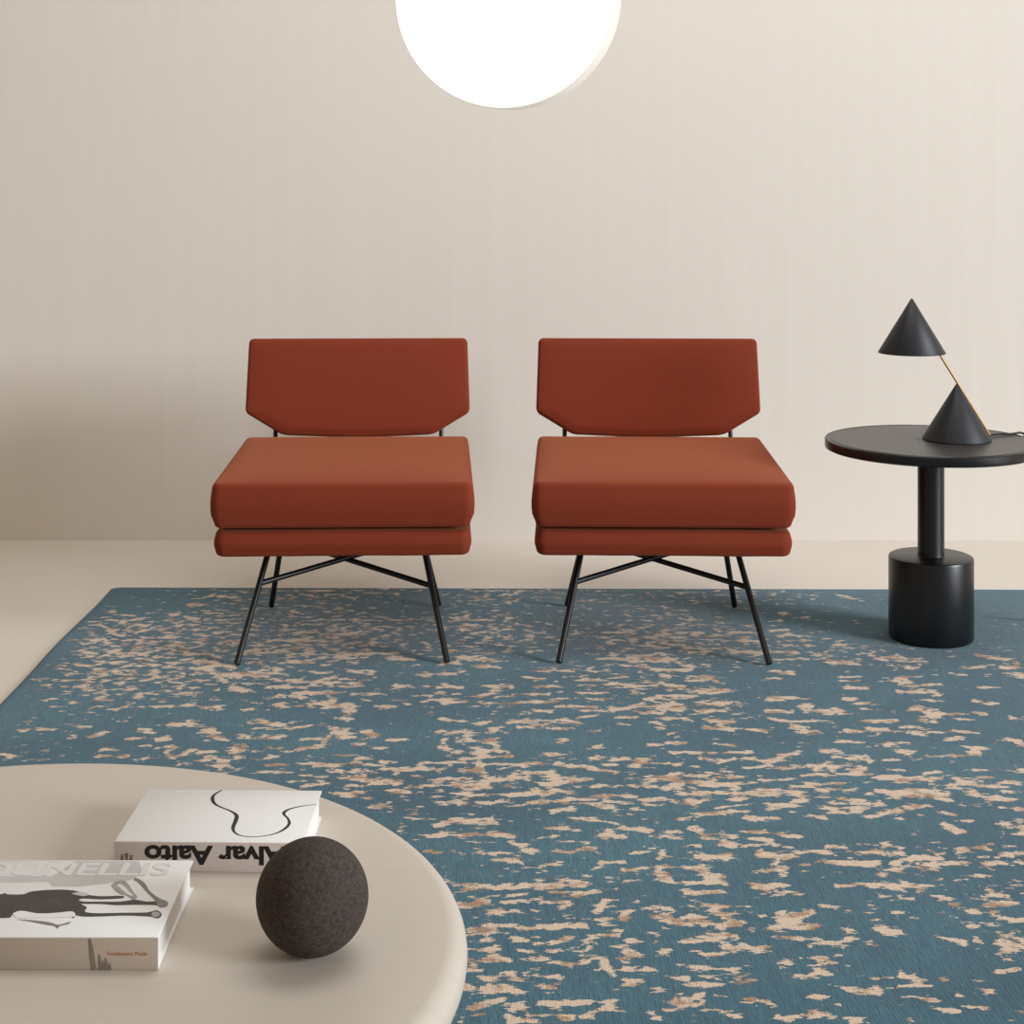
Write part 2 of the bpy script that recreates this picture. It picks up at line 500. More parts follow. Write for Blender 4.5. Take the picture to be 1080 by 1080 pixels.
STROKES = [
    (22,3387,101,3384,30),(-145,3346,-87,3353,19),(-106,3333,-24,3340,18),(-19,3349,58,3362,19),(78,3346,136,3353,19),(87,3325,135,3331,37),(-153,3310,-106,3314,10),(-96,3314,-24,3320,26),
    (-104,3275,-43,3266,15),(134,3314,235,3310,16),(24,3271,76,3276,18),(76,3276,100,3279,43),(-131,3225,-82,3222,22),(-51,3225,14,3234,20),(56,3231,117,3234,27),(113,3238,193,3244,12),
    (112,3219,193,3217,10),(194,3260,222,3259,25),(232,3263,264,3256,20),(208,3231,236,3229,22),(269,3231,320,3244,17),(275,3219,312,3209,12),(195,3201,227,3197,24),(97,3177,134,3195,19),
    (233,3189,259,3189,17),(-126,3107,-86,3130,30),(-86,3118,-23,3126,41),(-14,3141,14,3133,12),(-133,3062,-109,3062,33),(-89,3068,-44,3065,29),(-22,3073,13,3062,27),(137,3144,182,3144,21),
    (182,3136,230,3107,18),(229,3099,277,3084,32),(275,3056,337,3056,18),(303,3079,334,3073,16),(85,3096,130,3092,29),(189,3062,213,3056,33),(66,3053,97,3054,11),(97,3040,162,3029,13),
    (18,3035,61,2986,26),(61,2990,138,2986,13),(137,3002,161,3000,28),(-138,2986,-93,2994,25),(-43,2986,-9,2976,27),(-13,2955,38,2940,21),(-4,2955,26,2962,31),(68,2932,104,2932,28),
    (233,2981,269,2990,8),(258,3013,295,2992,11),(295,2992,282,2950,15),(179,2942,217,2942,18),(156,2904,178,2924,12),(178,2924,215,2914,12),(215,2909,200,2880,14),(134,2885,200,2878,12),
    (215,2909,271,2919,14),(271,2919,322,2924,16),(273,2899,283,2870,29),(282,2865,314,2851,15),(-78,2851,-64,2851,33),(-49,2836,16,2846,32),(21,2841,66,2855,23),(70,2851,132,2855,46),
    (114,2803,164,2822,19),(173,2836,197,2833,17),(4,2799,41,2817,9),(-65,2822,-53,2817,8),(-30,2803,-12,2803,13),(41,2813,114,2820,7),(-68,2767,-8,2771,36),(-8,2776,73,2799,9),
    (-20,2744,-4,2740,36),(8,2744,24,2744,23),(72,2776,105,2780,36),(32,2776,68,2771,7),(174,2785,206,2787,7),(161,2749,168,2767,22),(168,2765,212,2765,13),(211,2749,201,2718,18),
    (134,2718,200,2712,14),(215,2749,269,2767,13),(271,2749,275,2709,35),(275,2707,297,2701,10),(-54,2675,-8,2686,24),(-27,2696,16,2692,12),(23,2679,70,2686,14),(70,2688,135,2695,33),
    (175,2677,194,2675,14),(19,2650,34,2633,18),(35,2646,58,2650,17),(53,2629,84,2633,10),(76,2633,115,2646,21),(111,2633,146,2646,15),(142,2654,189,2658,12),(176,2647,192,2647,12),
    (203,2637,248,2636,13),(-50,2637,-8,2642,16),(-49,2609,-4,2609,13),(-11,2625,-8,2621,16),(23,2605,136,2605,11),(140,2617,190,2617,15),(199,2597,225,2593,27),(227,2605,268,2609,14),
    (229,2591,265,2589,11),(-52,2573,11,2573,34),(30,2573,60,2569,19),(72,2562,134,2567,19),(142,2579,164,2575,13),(158,2569,169,2535,23),(129,2542,162,2544,9),(183,2581,190,2566,19),
    (191,2539,232,2539,23),(-52,2539,-31,2536,12),(37,2527,59,2527,9),(71,2520,91,2518,10),(-26,2516,22,2518,27),(50,2489,78,2489,22),(173,2483,210,2497,22),(-58,2501,-47,2483,26),
    (-43,2472,-28,2458,7),(-25,2476,23,2477,33),(-49,2419,7,2458,17),(56,2436,131,2443,17),(162,2454,172,2454,14),(18,2419,39,2426,15),(26,2433,38,2402,17),(56,2402,99,2405,14),
    (87,2402,99,2402,31),(115,2395,159,2433,23),(233,2476,271,2465,12),(235,2420,266,2415,10),(213,2409,220,2409,8),(220,2395,234,2392,11),(7,2405,17,2382,11),(14,2388,45,2385,9),
    (-63,2402,-28,2405,7),(-59,2398,-55,2382,11),(372,3373,424,3360,29),(422,3387,505,3353,16),(367,3331,399,3320,29),(415,3327,476,3320,37),(524,3346,582,3346,13),(580,3310,714,3328,16),
    (625,3292,716,3292,20),(615,3370,689,3370,13),(696,3380,733,3373,19),(663,3403,679,3393,27),(716,3407,751,3407,19),(774,3360,846,3353,45),(726,3387,810,3366,13),(849,3366,894,3353,21),
    (460,3275,517,3271,35),(519,3288,598,3275,31),(361,3282,446,3275,33),(581,3231,649,3244,20),(653,3219,681,3219,54),(615,3213,651,3207,15),(696,3244,746,3219,22),(731,3275,783,3256,15),
    (767,3269,837,3282,43),(829,3269,873,3275,33),(620,3195,714,3201,19),(500,3225,575,3201,17),(451,3244,477,3244,32),(369,3219,403,3231,17),(422,3201,475,3213,10),(522,3189,541,3192,19),
    (346,3141,376,3165,21),(376,3167,474,3177,14),(570,3171,624,3141,14),(625,3171,699,3171,12),(464,3141,525,3147,21),(702,3147,775,3183,26),(767,3189,842,3209,15),(798,3165,807,3165,9),
    (751,3141,765,3141,12),(362,3107,381,3079,34),(411,3081,455,3081,16),(410,3045,452,3056,18),(440,3068,420,3018,44),(376,3051,402,3045,18),(460,3079,547,3068,22),(517,3073,548,3062,33),
    (455,3048,499,3045,18),(459,3018,526,3013,17),(471,2981,512,2971,36),(332,3013,365,3018,17),(335,3045,353,3045,11),(357,2969,408,2965,48),(322,2919,356,2924,20),(363,2909,370,2870,43),
    (318,2890,342,2880,14),(315,2855,385,2855,17),(381,2890,386,2851,23),(314,2813,380,2822,23),(451,2909,467,2904,24),(481,2938,498,2938,27),(497,2919,497,2885,20),(436,2841,487,2851,29),
    (447,2832,480,2808,32),(474,2817,518,2815,9),(535,2932,544,2932,22),(588,2899,601,2899,10),(542,2990,589,2986,23),(577,2992,607,2971,17),(603,3013,676,3029,22),(675,3026,732,3008,21),
    (628,2986,654,2986,21),(680,2986,721,2979,32),(577,2950,639,2940,18),(595,2935,659,2935,35),(653,2945,679,2945,16),(724,2955,791,2965,31),(706,2935,773,2930,41),(679,2909,704,2909,36),
    (577,2846,669,2849,13),(631,2846,665,2849,33),(679,2841,742,2846,19),(684,2843,709,2846,32),(665,2888,681,2885,14),(633,2799,661,2799,7),(658,2787,705,2794,13),(708,2822,720,2822,11),
    (305,2767,353,2767,18),(356,2758,359,2722,35),(364,2762,418,2762,7),(302,2727,338,2727,23),(297,2696,395,2696,22),(366,2714,395,2696,29),(315,2650,370,2658,30),(290,2633,313,2633,7),
    (287,2605,317,2605,8),(312,2593,367,2595,10),(364,2617,420,2609,35),(431,2727,459,2731,21),(471,2731,516,2740,27),(466,2705,497,2701,29),(435,2679,514,2688,29),(459,2662,472,2650,33),
    (475,2646,514,2647,15),(511,2714,543,2714,10),(533,2767,576,2762,14),(577,2744,619,2738,14),(617,2714,631,2712,14),(616,2675,643,2671,29),(561,2671,596,2671,10),(644,2744,669,2738,11),
    (526,2629,574,2642,21),(490,2621,518,2629,11),(575,2635,588,2633,10),(432,2569,454,2567,20),(471,2577,486,2542,23),(489,2577,509,2581,19),(506,2566,544,2554,12),(471,2520,484,2512,22),
    (484,2531,506,2529,20),(453,2523,468,2523,14),(525,2589,537,2589,10),(281,2550,315,2554,26),(299,2520,334,2520,9),(278,2520,283,2505,22),(286,2494,351,2494,29),(352,2527,369,2520,45),
    (351,2549,386,2549,9),(270,2447,290,2443,35),(351,2447,394,2450,14),(354,2440,361,2440,14),(390,2443,398,2440,17),(294,2419,332,2412,10),(331,2405,352,2392,14),(521,2479,586,2479,17),
    (538,2476,575,2479,29),(470,2458,486,2458,17),(477,2438,498,2436,6),(568,2512,600,2511,9),(623,2527,634,2512,30),(610,2461,645,2447,14),(614,2422,646,2422,10),(604,2494,657,2490,6),
    (407,2402,418,2382,20),(414,2402,452,2398,16),(451,2412,479,2395,20),(503,2395,537,2390,8),(506,2392,509,2380,9),(534,2392,535,2380,9),(838,3002,879,3002,26),(882,2997,905,2994,23),
    (825,2965,880,2962,12),(895,2971,940,2976,31),(869,2940,936,2935,26),(792,2940,829,2935,26),(837,2880,839,2880,24),(828,2841,844,2827,17),(829,2803,849,2803,19),(825,2776,870,2780,26),
    (746,2799,775,2799,13),(759,2771,770,2767,11),(787,2758,796,2738,20),(824,2714,859,2714,30),(821,2744,827,2731,12),(763,2688,807,2696,14),(719,2646,740,2633,25),(823,2629,837,2625,57),
    (824,2671,847,2669,13),(767,2646,770,2629,13),(755,2611,768,2609,8),(783,2597,794,2577,17),(766,2535,806,2544,14),(716,2483,741,2476,16),(722,2505,738,2503,6),(699,2494,708,2492,12),
    (679,2460,699,2461,10),(655,2412,673,2419,18),(675,2424,717,2424,11),(677,2511,679,2511,10),(759,2412,769,2412,8),(942,3068,978,3068,20),(949,3118,989,3101,32),(884,3314,944,3323,31),
    (885,3301,942,3301,15),(951,3314,1017,3310,23),(1009,3331,1047,3323,18),(1007,3284,1032,3282,18),(938,3269,1011,3244,33),(970,3201,1019,3195,14),(855,3171,867,3165,24),(848,3113,854,3084,27),
    (848,3079,872,3084,18),(956,3400,1011,3403,16),(1074,3400,1084,3400,41),(866,3130,899,3133,12),(311,4212,416,4223,63),(315,4181,412,4181,29),(312,4140,365,4134,28),(378,4202,419,4191,62),
    (381,4110,461,4106,40),(371,4061,411,4051,31),(256,4202,299,4212,50),(457,4150,522,4140,37),(480,4298,529,4298,26),(488,4265,524,4254,30),(428,4342,476,4324,53),(469,4433,519,4421,60),
    (352,4421,408,4398,46),(316,4444,349,4456,42),(292,4375,329,4364,32),(577,4421,607,4410,32),(606,4265,666,4254,56),(626,4364,683,4364,31),(626,4456,663,4444,33),(260,3984,311,3975,64),
    (257,4032,293,4041,27),(310,3965,421,3975,63),(365,3994,419,3956,56),(473,4032,514,4032,58),(450,3929,536,3934,44),(384,3893,451,3893,39),(450,3834,534,3840,45),(460,3780,526,3783,34),
    (479,3713,509,3697,55),(463,3673,518,3649,38),(519,3657,587,3649,25),(336,3869,376,3875,28),(264,3797,333,3831,34),(312,3771,361,3771,27),(365,3814,415,3822,76),(362,3733,422,3733,43),
    (271,3738,304,3746,23),(267,3689,283,3689,19),(338,3705,354,3697,19),(351,3668,362,3673,19),(127,3817,216,3817,24),(170,3788,252,3783,20),(215,3805,257,3780,17),(173,3733,218,3754,17),
    (55,3780,110,3780,24),(27,3713,65,3713,42),(129,3705,161,3697,49),(70,3717,127,3721,16),(37,3673,61,3673,22),(72,3684,96,3684,19),(103,3657,159,3668,19),(106,3584,132,3584,27),
    (195,3645,214,3641,16),(59,4041,99,4035,23),(190,3975,219,3971,30),(205,4041,222,4032,38),(83,3965,132,3971,26),(28,3902,108,3911,25),(124,3875,264,3875,14),(33,3840,78,3848,24),
    (78,3857,123,3848,32),(176,3920,233,3916,22),(166,4090,233,4126,28),(59,4090,172,4100,20),(367,3618,385,3641,19),(381,3603,392,3610,12),(320,3557,355,3550,18),(352,3520,371,3506,35),
    (371,3510,477,3501,17),(455,3565,502,3550,21),(352,3572,398,3565,21),(478,3506,533,3506,20),(422,3470,452,3463,28),(448,3435,494,3477,17),(514,3477,551,3456,20),(505,3414,556,3428,14),
    (184,3520,216,3550,18),(96,3496,132,3491,35),(236,3470,259,3470,28),(262,3417,289,3442,33),(291,3463,321,3463,20),(314,3442,368,3430,20),(363,3435,405,3425,17),(139,3430,193,3421,28),
    (178,3407,217,3400,25),(57,3439,122,3439,36),(20,3435,42,3428,22),(186,3470,216,3473,23),(214,3435,236,3435,25),(78,3380,98,3376,46),(20,3393,74,3387,16),(19,3353,56,3360,27),
    (77,3327,136,3346,21),(106,3327,130,3327,47),(136,3353,180,3349,21),(134,3314,185,3310,21),(182,3310,235,3307,18),(287,3353,355,3357,35),(348,3380,448,3362,19),(292,3307,355,3307,31),
    (347,3327,404,3320,31),(419,3327,474,3320,44),(453,3400,505,3353,16),(471,3353,505,3349,13),(67,3282,100,3275,46),(24,3263,66,3269,20),(350,3263,399,3275,25),(400,3288,449,3263,18),
    (465,3275,522,3275,43),(56,3231,117,3234,32),(118,3244,192,3238,17),(135,3222,191,3222,12),(189,3263,224,3259,25),(227,3256,267,3256,20),(199,3231,236,3225,30),(272,3231,297,3250,20),
    (292,3246,325,3250,17),(279,3213,316,3209,12),(322,3222,374,3222,17),(365,3231,403,3231,25),(450,3238,475,3244,35),(97,3177,134,3195,19),(236,3189,259,3192,17),(195,3201,218,3201,27),
    (137,3141,182,3141,26),(182,3136,221,3118,16),(61,3138,82,3138,9),(341,3136,357,3159,19),(358,3171,474,3177,17),(474,3147,506,3147,30),(417,3195,442,3207,12),(724,4461,773,4480,33),
    (769,4421,806,4414,37),(741,4564,775,4571,25),(694,4276,777,4254,30),(693,4195,773,4202,25),(801,4237,873,4244,25),(804,4202,839,4195,21),(836,4181,882,4171,62),(834,4051,881,4051,16),
    (833,4018,873,4016,19),(837,3956,878,3960,33),(679,4090,720,4086,32),(654,4032,678,4035,31),(629,3875,666,3878,43),(684,3884,716,3875,28),(814,3875,831,3875,39),(835,3840,884,3834,28),
    (836,3797,874,3793,17),(692,3817,716,3817,34),(614,3780,663,3780,27),(712,3780,778,3780,47),(775,3766,802,3766,13),(605,3730,657,3713,23),(657,3713,753,3713,20),(668,3689,682,3618,47),
    (834,3713,883,3713,33),(767,3649,844,3641,22),(823,3665,857,3649,25),(730,3572,782,3572,24),(684,3520,721,3506,29),(712,3484,774,3470,34),(774,3470,770,3428,20),(558,3435,588,3470,39),
    (591,3484,635,3506,29),(588,3411,648,3428,25),(661,3414,685,3414,47),(695,3428,749,3400,41),(615,3370,666,3380,13),(553,3346,584,3346,19),(581,3314,629,3314,10),(617,3327,714,3327,13),
    (624,3288,716,3294,20),(532,3275,592,3269,43),(575,3225,628,3231,20),(617,3250,655,3250,17),(654,3225,686,3219,54),(686,3219,746,3219,27),(521,3207,576,3207,17),(625,3173,704,3177,10),
    (565,3171,624,3141,16),(790,3407,838,3400,14),(760,3360,836,3353,24),(787,3353,815,3346,37),(836,3353,883,3346,24),(865,3373,910,3393,19),(755,3275,821,3256,38),(801,3288,834,3288,20),
    (829,3269,886,3269,43),(865,3244,900,3219,27),(702,3147,776,3189,26),(769,3195,842,3209,15),(899,3484,1002,3491,20),(997,3491,1030,3535,29),(879,3314,950,3327,36),(951,3400,1010,3400,16),
    (928,3353,1008,3360,16),(951,3314,1022,3310,26),(1010,3333,1051,3327,24),(940,3275,963,3256,30),(956,3250,1011,3244,22),(1009,3284,1032,3282,18),(970,3203,1019,3197,12),(971,4202,1032,4212,50),
    (1023,4202,1072,4181,50),(1017,4126,1036,4120,36),(968,4022,993,3984,57),(985,3975,1062,3984,26),(952,3934,1003,3934,26),(998,4051,1039,4051,19),(1112,4080,1150,4070,27),(1164,4120,1244,4146,32),
    (1233,4233,1291,4202,38),(1263,4130,1305,4150,49),(1149,3965,1204,3965,15),(1013,3929,1034,3920,40),(968,3797,999,3746,57),(1003,3759,1069,3763,20),(1005,3730,1059,3726,20),(953,3713,979,3713,29),
    (1008,3866,1030,3862,28),(975,3866,997,3866,21),(900,3673,945,3665,32),(901,3634,930,3626,28),(954,3638,970,3638,19),(1005,3649,1056,3626,22),(970,3587,1007,3600,24),(828,3550,870,3572,30),
    (859,3550,868,3484,44),(802,3458,843,3463,14),(1112,3857,1152,3840,28),(1146,3738,1192,3738,23),(1113,3587,1134,3557,39),(993,3550,1006,3542,18),(1262,4070,1289,4061,47),(1090,3771,1101,3759,30),
    (782,4652,815,4647,26),(814,4601,858,4606,20),(808,4320,839,4320,22),(884,4342,904,4331,31),(1002,4852,1029,4816,39),(-641,4254,-581,4265,86),(-546,4233,-495,4244,55),(-544,4171,-484,4171,53),
    (-529,4298,-497,4287,35),(-612,4061,-584,4070,98),(-569,4364,-468,4364,54),(-547,4444,-496,4444,47),(-453,4398,-430,4433,46),(-419,4444,-388,4421,56),(-425,4375,-394,4387,32),(-459,4276,-434,4276,35),
    (-445,4202,-379,4223,84),(-376,4250,-271,4244,38),(-292,4191,-231,4195,42),(-385,4090,-330,4070,47),(-451,3994,-430,4012,64),(-432,4028,-367,4022,27),(-376,3994,-357,3975,45),(-432,3975,-368,3971,22),
    (-412,4003,-394,3997,23),(-460,4070,-431,4070,31),(-529,4012,-499,4003,49),(-563,3965,-482,3956,33),(-535,3884,-477,3875,46),(-482,3911,-439,3911,47),(-439,3938,-363,3916,22),(-363,3911,-283,3911,29),
    (-444,3831,-393,3822,59),(-405,3884,-394,3831,21),(-378,3831,-356,3780,51),(-373,3730,-348,3721,23),(-526,3822,-511,3814,41),(-558,3705,-495,3673,55),(-534,3610,-491,3603,31),(-468,3673,-437,3678,19),
    (-425,3689,-372,3668,22),(-432,3590,-406,3590,27),(-429,3520,-392,3557,30),(-392,3557,-379,3634,21),(-358,3634,-334,3603,53),(-334,3603,-286,3584,27),(-311,3634,-294,3626,47),(-309,3557,-261,3531,21),
    (-249,3584,-221,3584,30),(-259,3969,-227,3969,30),(-287,3814,-254,3814,31),(-244,3831,-222,3831,24),(-196,3975,-170,3965,19),(-190,3848,-165,3866,18),(-181,3902,-169,3893,25),(-152,3965,-103,3962,33),
    (-148,3920,-135,3893,32),(-136,3902,-108,3911,29),(-143,3857,-100,3848,42),(-55,3975,17,3965,34),(-51,3902,-17,3920,36),(-23,3938,-11,3884,29),(-53,3848,11,3834,28),(-200,4061,-106,4080,39),
    (-157,4160,-115,4160,29),(-110,4202,-12,4181,50),(-60,4130,-18,4130,36),(-141,3730,-97,3705,23),(-48,3697,-27,3705,39),(-137,3634,-74,3634,37),(-130,3587,-99,3595,21),(-88,3572,-21,3580,42),
    (-74,3634,-53,3634,22),(-32,3634,0,3673,25),(-128,3542,-101,3498,32),(-51,3513,-35,3484,58),(-21,3557,-10,3513,24),(-85,3470,-55,3470,23),(-160,3444,-80,3442,20),(-89,3400,-49,3400,30),
    (-50,3470,-44,3400,22),(-45,3435,20,3435,17),(-15,3484,20,3484,20),(-126,3353,-78,3360,29),(-68,3360,-19,3360,24),(-144,3314,-77,3314,16),(-19,3340,19,3353,19),(-104,3275,-47,3263,20),
    (-76,3294,-24,3301,31),(-131,3225,-79,3222,25),(-51,3225,14,3231,25),(-244,3407,-158,3407,36),(-260,3453,-225,3453,20),(-307,3473,-282,3473,28),(-310,3449,-263,3428,22),(-348,3484,-331,3484,23),
    (-392,3421,-333,3430,28),(-360,3407,-330,3400,25),(-434,3439,-394,3442,17),(-499,3477,-453,3470,31),(-487,3428,-472,3428,36),(-479,3513,-453,3513,17),(-533,3535,-476,3535,18),(-426,3340,-412,3342,26),
    (-416,3373,-360,3360,16),(-399,3318,-366,3323,31),(-321,3353,-287,3353,40),(-313,3318,-278,3310,18),(-276,3346,-258,3353,21),(-270,3323,-207,3327,18),(-242,3340,-217,3327,39),(-219,3282,-191,3288,33),
    (-347,3275,-285,3275,23),(-311,3256,-264,3250,18),(-255,3203,-225,3203,29),(-234,3225,-205,3222,12),(-196,3150,-168,3138,14),(-139,3136,-123,3136,14),(-95,3136,-23,3141,28),(-311,3407,-286,3407,33),
    (-472,3389,-437,3389,16),(-511,3393,-491,3389,19),(-953,3673,-926,3673,22),(-1059,3689,-1031,3684,22),(-1032,3652,-1005,3649,22),(-1068,3649,-1059,3662,25),(-909,3603,-885,3634,22),(-953,3595,-940,3595,18),
    (-807,3665,-781,3641,38),(-747,3681,-690,3689,42),(-716,3713,-705,3713,16),(-759,3587,-735,3595,30),(-744,3542,-708,3539,27),(-782,3550,-761,3550,18),(-826,3595,-793,3600,18),(-661,3649,-619,3587,43),
    (-619,3587,-567,3528,36),(-580,3542,-558,3470,29),(-576,3610,-554,3606,40),(-692,3484,-660,3528,29),(-723,3513,-694,3470,17),(-650,3506,-621,3513,17),(-646,3456,-622,3463,28),(-625,3477,-580,3449,28),
    (-584,3442,-564,3414,17),(-622,3435,-584,3417,17),(-862,3520,-843,3525,23),(-851,3484,-838,3484,23),(-825,3481,-797,3481,17),(-758,3477,-736,3477,20),(-1075,3498,-1040,3484,17),(-1049,3480,-1020,3484,23),
    (-872,3713,-852,3710,16),(-801,3814,-774,3814,24),(-742,3822,-722,3831,31),(-693,3797,-663,3810,31),(-599,3793,-580,3793,27),(-891,3797,-884,3814,24),(-1154,4589,-1117,4589,20),(-1150,4547,-1114,4547,20),
    (-1157,4511,-1111,4511,19),(-1158,4477,-1105,4472,19),(-1149,4440,-1107,4440,19),(-1157,4364,-1126,4364,18),(-1146,4709,-1112,4709,21),(-1142,4665,-1106,4652,21),(-1079,4254,-1033,4244,30),(-1028,4223,-1000,4287,34),
    (-1032,4070,-1001,4086,39),(-969,4244,-932,4229,30),(-952,4032,-886,4022,23),(-1082,4342,-1072,4375,40),(-1160,4022,-1128,4022,19),(-1120,3975,-1103,3975,19),(-1063,3871,-1040,3869,18),(-1059,4540,-1032,4564,34),
    (-961,4480,-933,4503,33),(-1078,4456,-1020,4398,32),(-968,4639,-925,4626,35),(-905,4730,-871,4730,32),(-887,4601,-853,4564,50),(-878,4810,-855,4838,33),(-839,4824,-775,4816,33),(-774,4171,-736,4160,49),
    (-753,4090,-729,4090,59),(-703,4041,-661,4070,43),(-663,4051,-615,4080,59),(-732,4353,-702,4364,54),(-818,4244,-761,4233,34),(-754,4130,-695,4134,40),(-810,4051,-750,4012,23),(-780,3956,-728,3956,26),
    (-648,3956,-621,3929,44)]


def build_rug():
    x0, x1, y0, y1 = -1.18, 2.35, 1.05, 4.94
    st = 0.008
    nx, ny = int((x1 - x0) / st) + 1, int((y1 - y0) / st) + 1
    gx, gy = np.linspace(x0, x1, nx), np.linspace(y0, y1, ny)
    X, Y = np.meshgrid(gx, gy)
    D = np.array([[int(c) for c in r] for r in DENS], float)
    fx = np.clip((X + 1.2) / 0.1, 0, D.shape[1] - 1.001)
    fy = np.clip((Y - 1.0) / 0.1, 0, D.shape[0] - 1.001)
    ix, iy = fx.astype(int), fy.astype(int)
    ax, ay = fx - ix, fy - iy
    W = (D[iy, ix] * (1 - ax) * (1 - ay) + D[iy, ix + 1] * ax * (1 - ay) + D[iy + 1, ix] * (1 - ax) * ay + D[iy + 1, ix + 1] * ax * ay) / 10.0
    W = np.where(W < 0.06, -0.2, W)
    # where single marks are laid out below, the scattered ones thin out
    W -= 0.04 * np.clip((-0.2 - X) / 0.3, 0, 1) * np.clip((Y - 3.7) / 0.3, 0, 1)
    W -= 0.27 * np.clip((4.33 - Y) / 0.25, 0, 1) * np.clip((X + 0.75) / 0.2 + np.clip((3.95 - Y) / 0.2, 0, 1), 0, 1) * (Y > 2.3)
    for ax0, ay0, bx0, by0, wd in STROKES:
        p0, p1 = np.array([ax0, ay0]) / 1000, np.array([bx0, by0]) / 1000
        hw = max(wd / 2000, 0.0055)
        m = hw * 2.2
        i0, i1 = np.searchsorted(gx, min(p0[0], p1[0]) - m), np.searchsorted(gx, max(p0[0], p1[0]) + m)
        j0, j1 = np.searchsorted(gy, min(p0[1], p1[1]) - m), np.searchsorted(gy, max(p0[1], p1[1]) + m)
        if i1 <= i0 or j1 <= j0:
            continue
        sx, sy = X[j0:j1, i0:i1], Y[j0:j1, i0:i1]
        d = p1 - p0
        L2 = max(d @ d, 1e-9)
        tt = np.clip(((sx - p0[0]) * d[0] + (sy - p0[1]) * d[1]) / L2, 0.04, 0.96)
        q = np.hypot(sx - p0[0] - tt * d[0], sy - p0[1] - tt * d[1]) / hw
        W[j0:j1, i0:i1] = np.maximum(W[j0:j1, i0:i1], 0.97 - 0.55 * q)
    # plain border along the left and the far edge
    W -= 0.5 * np.clip(1 - (X - x0) / 0.06, 0, 1) + 0.4 * np.clip(1 - (y1 - Y) / 0.04, 0, 1)
    # far edge is not quite square to the wall; edges wander a few millimetres
    wob = np.array([noise.noise(Vector((0, y * 2.2, 3))) for y in gy]) * 0.008
    Xp = X + wob[:, None] * np.clip(1 - (X - x0) / 0.5, 0, 1)
    Yp = Y - (X - x0) / (x1 - x0) * 0.035 * np.clip((Y - 3.5) / 1.4, 0, 1)
    # rounded corners and rolled edge
    Z = np.zeros_like(X)
    e = np.minimum.reduce([X - x0, x1 - X, Y - y0, y1 - Y])
    Z -= 0.0035 * np.clip(1 - e / 0.012, 0, 1)
    rc = 0.03
    for cx, cy, sx, sy in ((x0, y1, 1, -1), (x1, y1, -1, -1)):
        dx, dy = rc - (X - cx) * sx, rc - (Y - cy) * sy
        m = (dx > 0) & (dy > 0)
        d = np.hypot(dx, dy)
        mx = np.maximum(np.maximum(dx, dy), 1e-9)
        s = np.where(m & (d > 0), mx / np.maximum(d, 1e-9), 1)
        Xp = np.where(m, cx + sx * (rc - dx * s), Xp)
        Yp = np.where(m, cy + sy * (rc - dy * s), Yp)
    co = np.stack([Xp, Yp, Z], -1).reshape(-1, 3)
    idx = np.arange(nx * ny).reshape(ny, nx)
    q = np.stack([idx[:-1, :-1], idx[:-1, 1:], idx[1:, 1:], idx[1:, :-1]], -1).reshape(-1, 4)
    loop = np.concatenate([idx[0, :], idx[1:, -1], idx[-1, -2::-1], idx[-2:0:-1, 0]])
    low = co[loop].copy()
    low[:, 2] = FLOOR
    base = len(co)
    nl = len(loop)
    li = base + np.arange(nl)
    sk = np.stack([loop, li, np.roll(li, -1), np.roll(loop, -1)], -1)
    V = np.concatenate([co, low])
    F = q.tolist() + sk.tolist() + [li[::-1].tolist()]
    me = bpy.data.meshes.new('rug')
    me.from_pydata(V.tolist(), [], F)
    a = me.attributes.new('weave', 'FLOAT', 'POINT')
    a.data.foreach_set('value', np.concatenate([W.reshape(-1), np.full(nl, -0.5)]).astype('f'))
    me.materials.append(M_rug)
    for p in me.polygons:
        p.use_smooth = True
    o = bpy.data.objects.new('rug', me)
    C.objects.link(o)
    tag(o, 'teal rug with worn sand coloured woven marks lying on the pale floor', 'rug')


build_rug()


# ---------------------------------------------------------------- easy chairs
def rod(name, parent, a, b, r, m=None):
    return obj(name, tube(bmesh.new(), [a, b], r), m or M_leg, parent, angle=50)


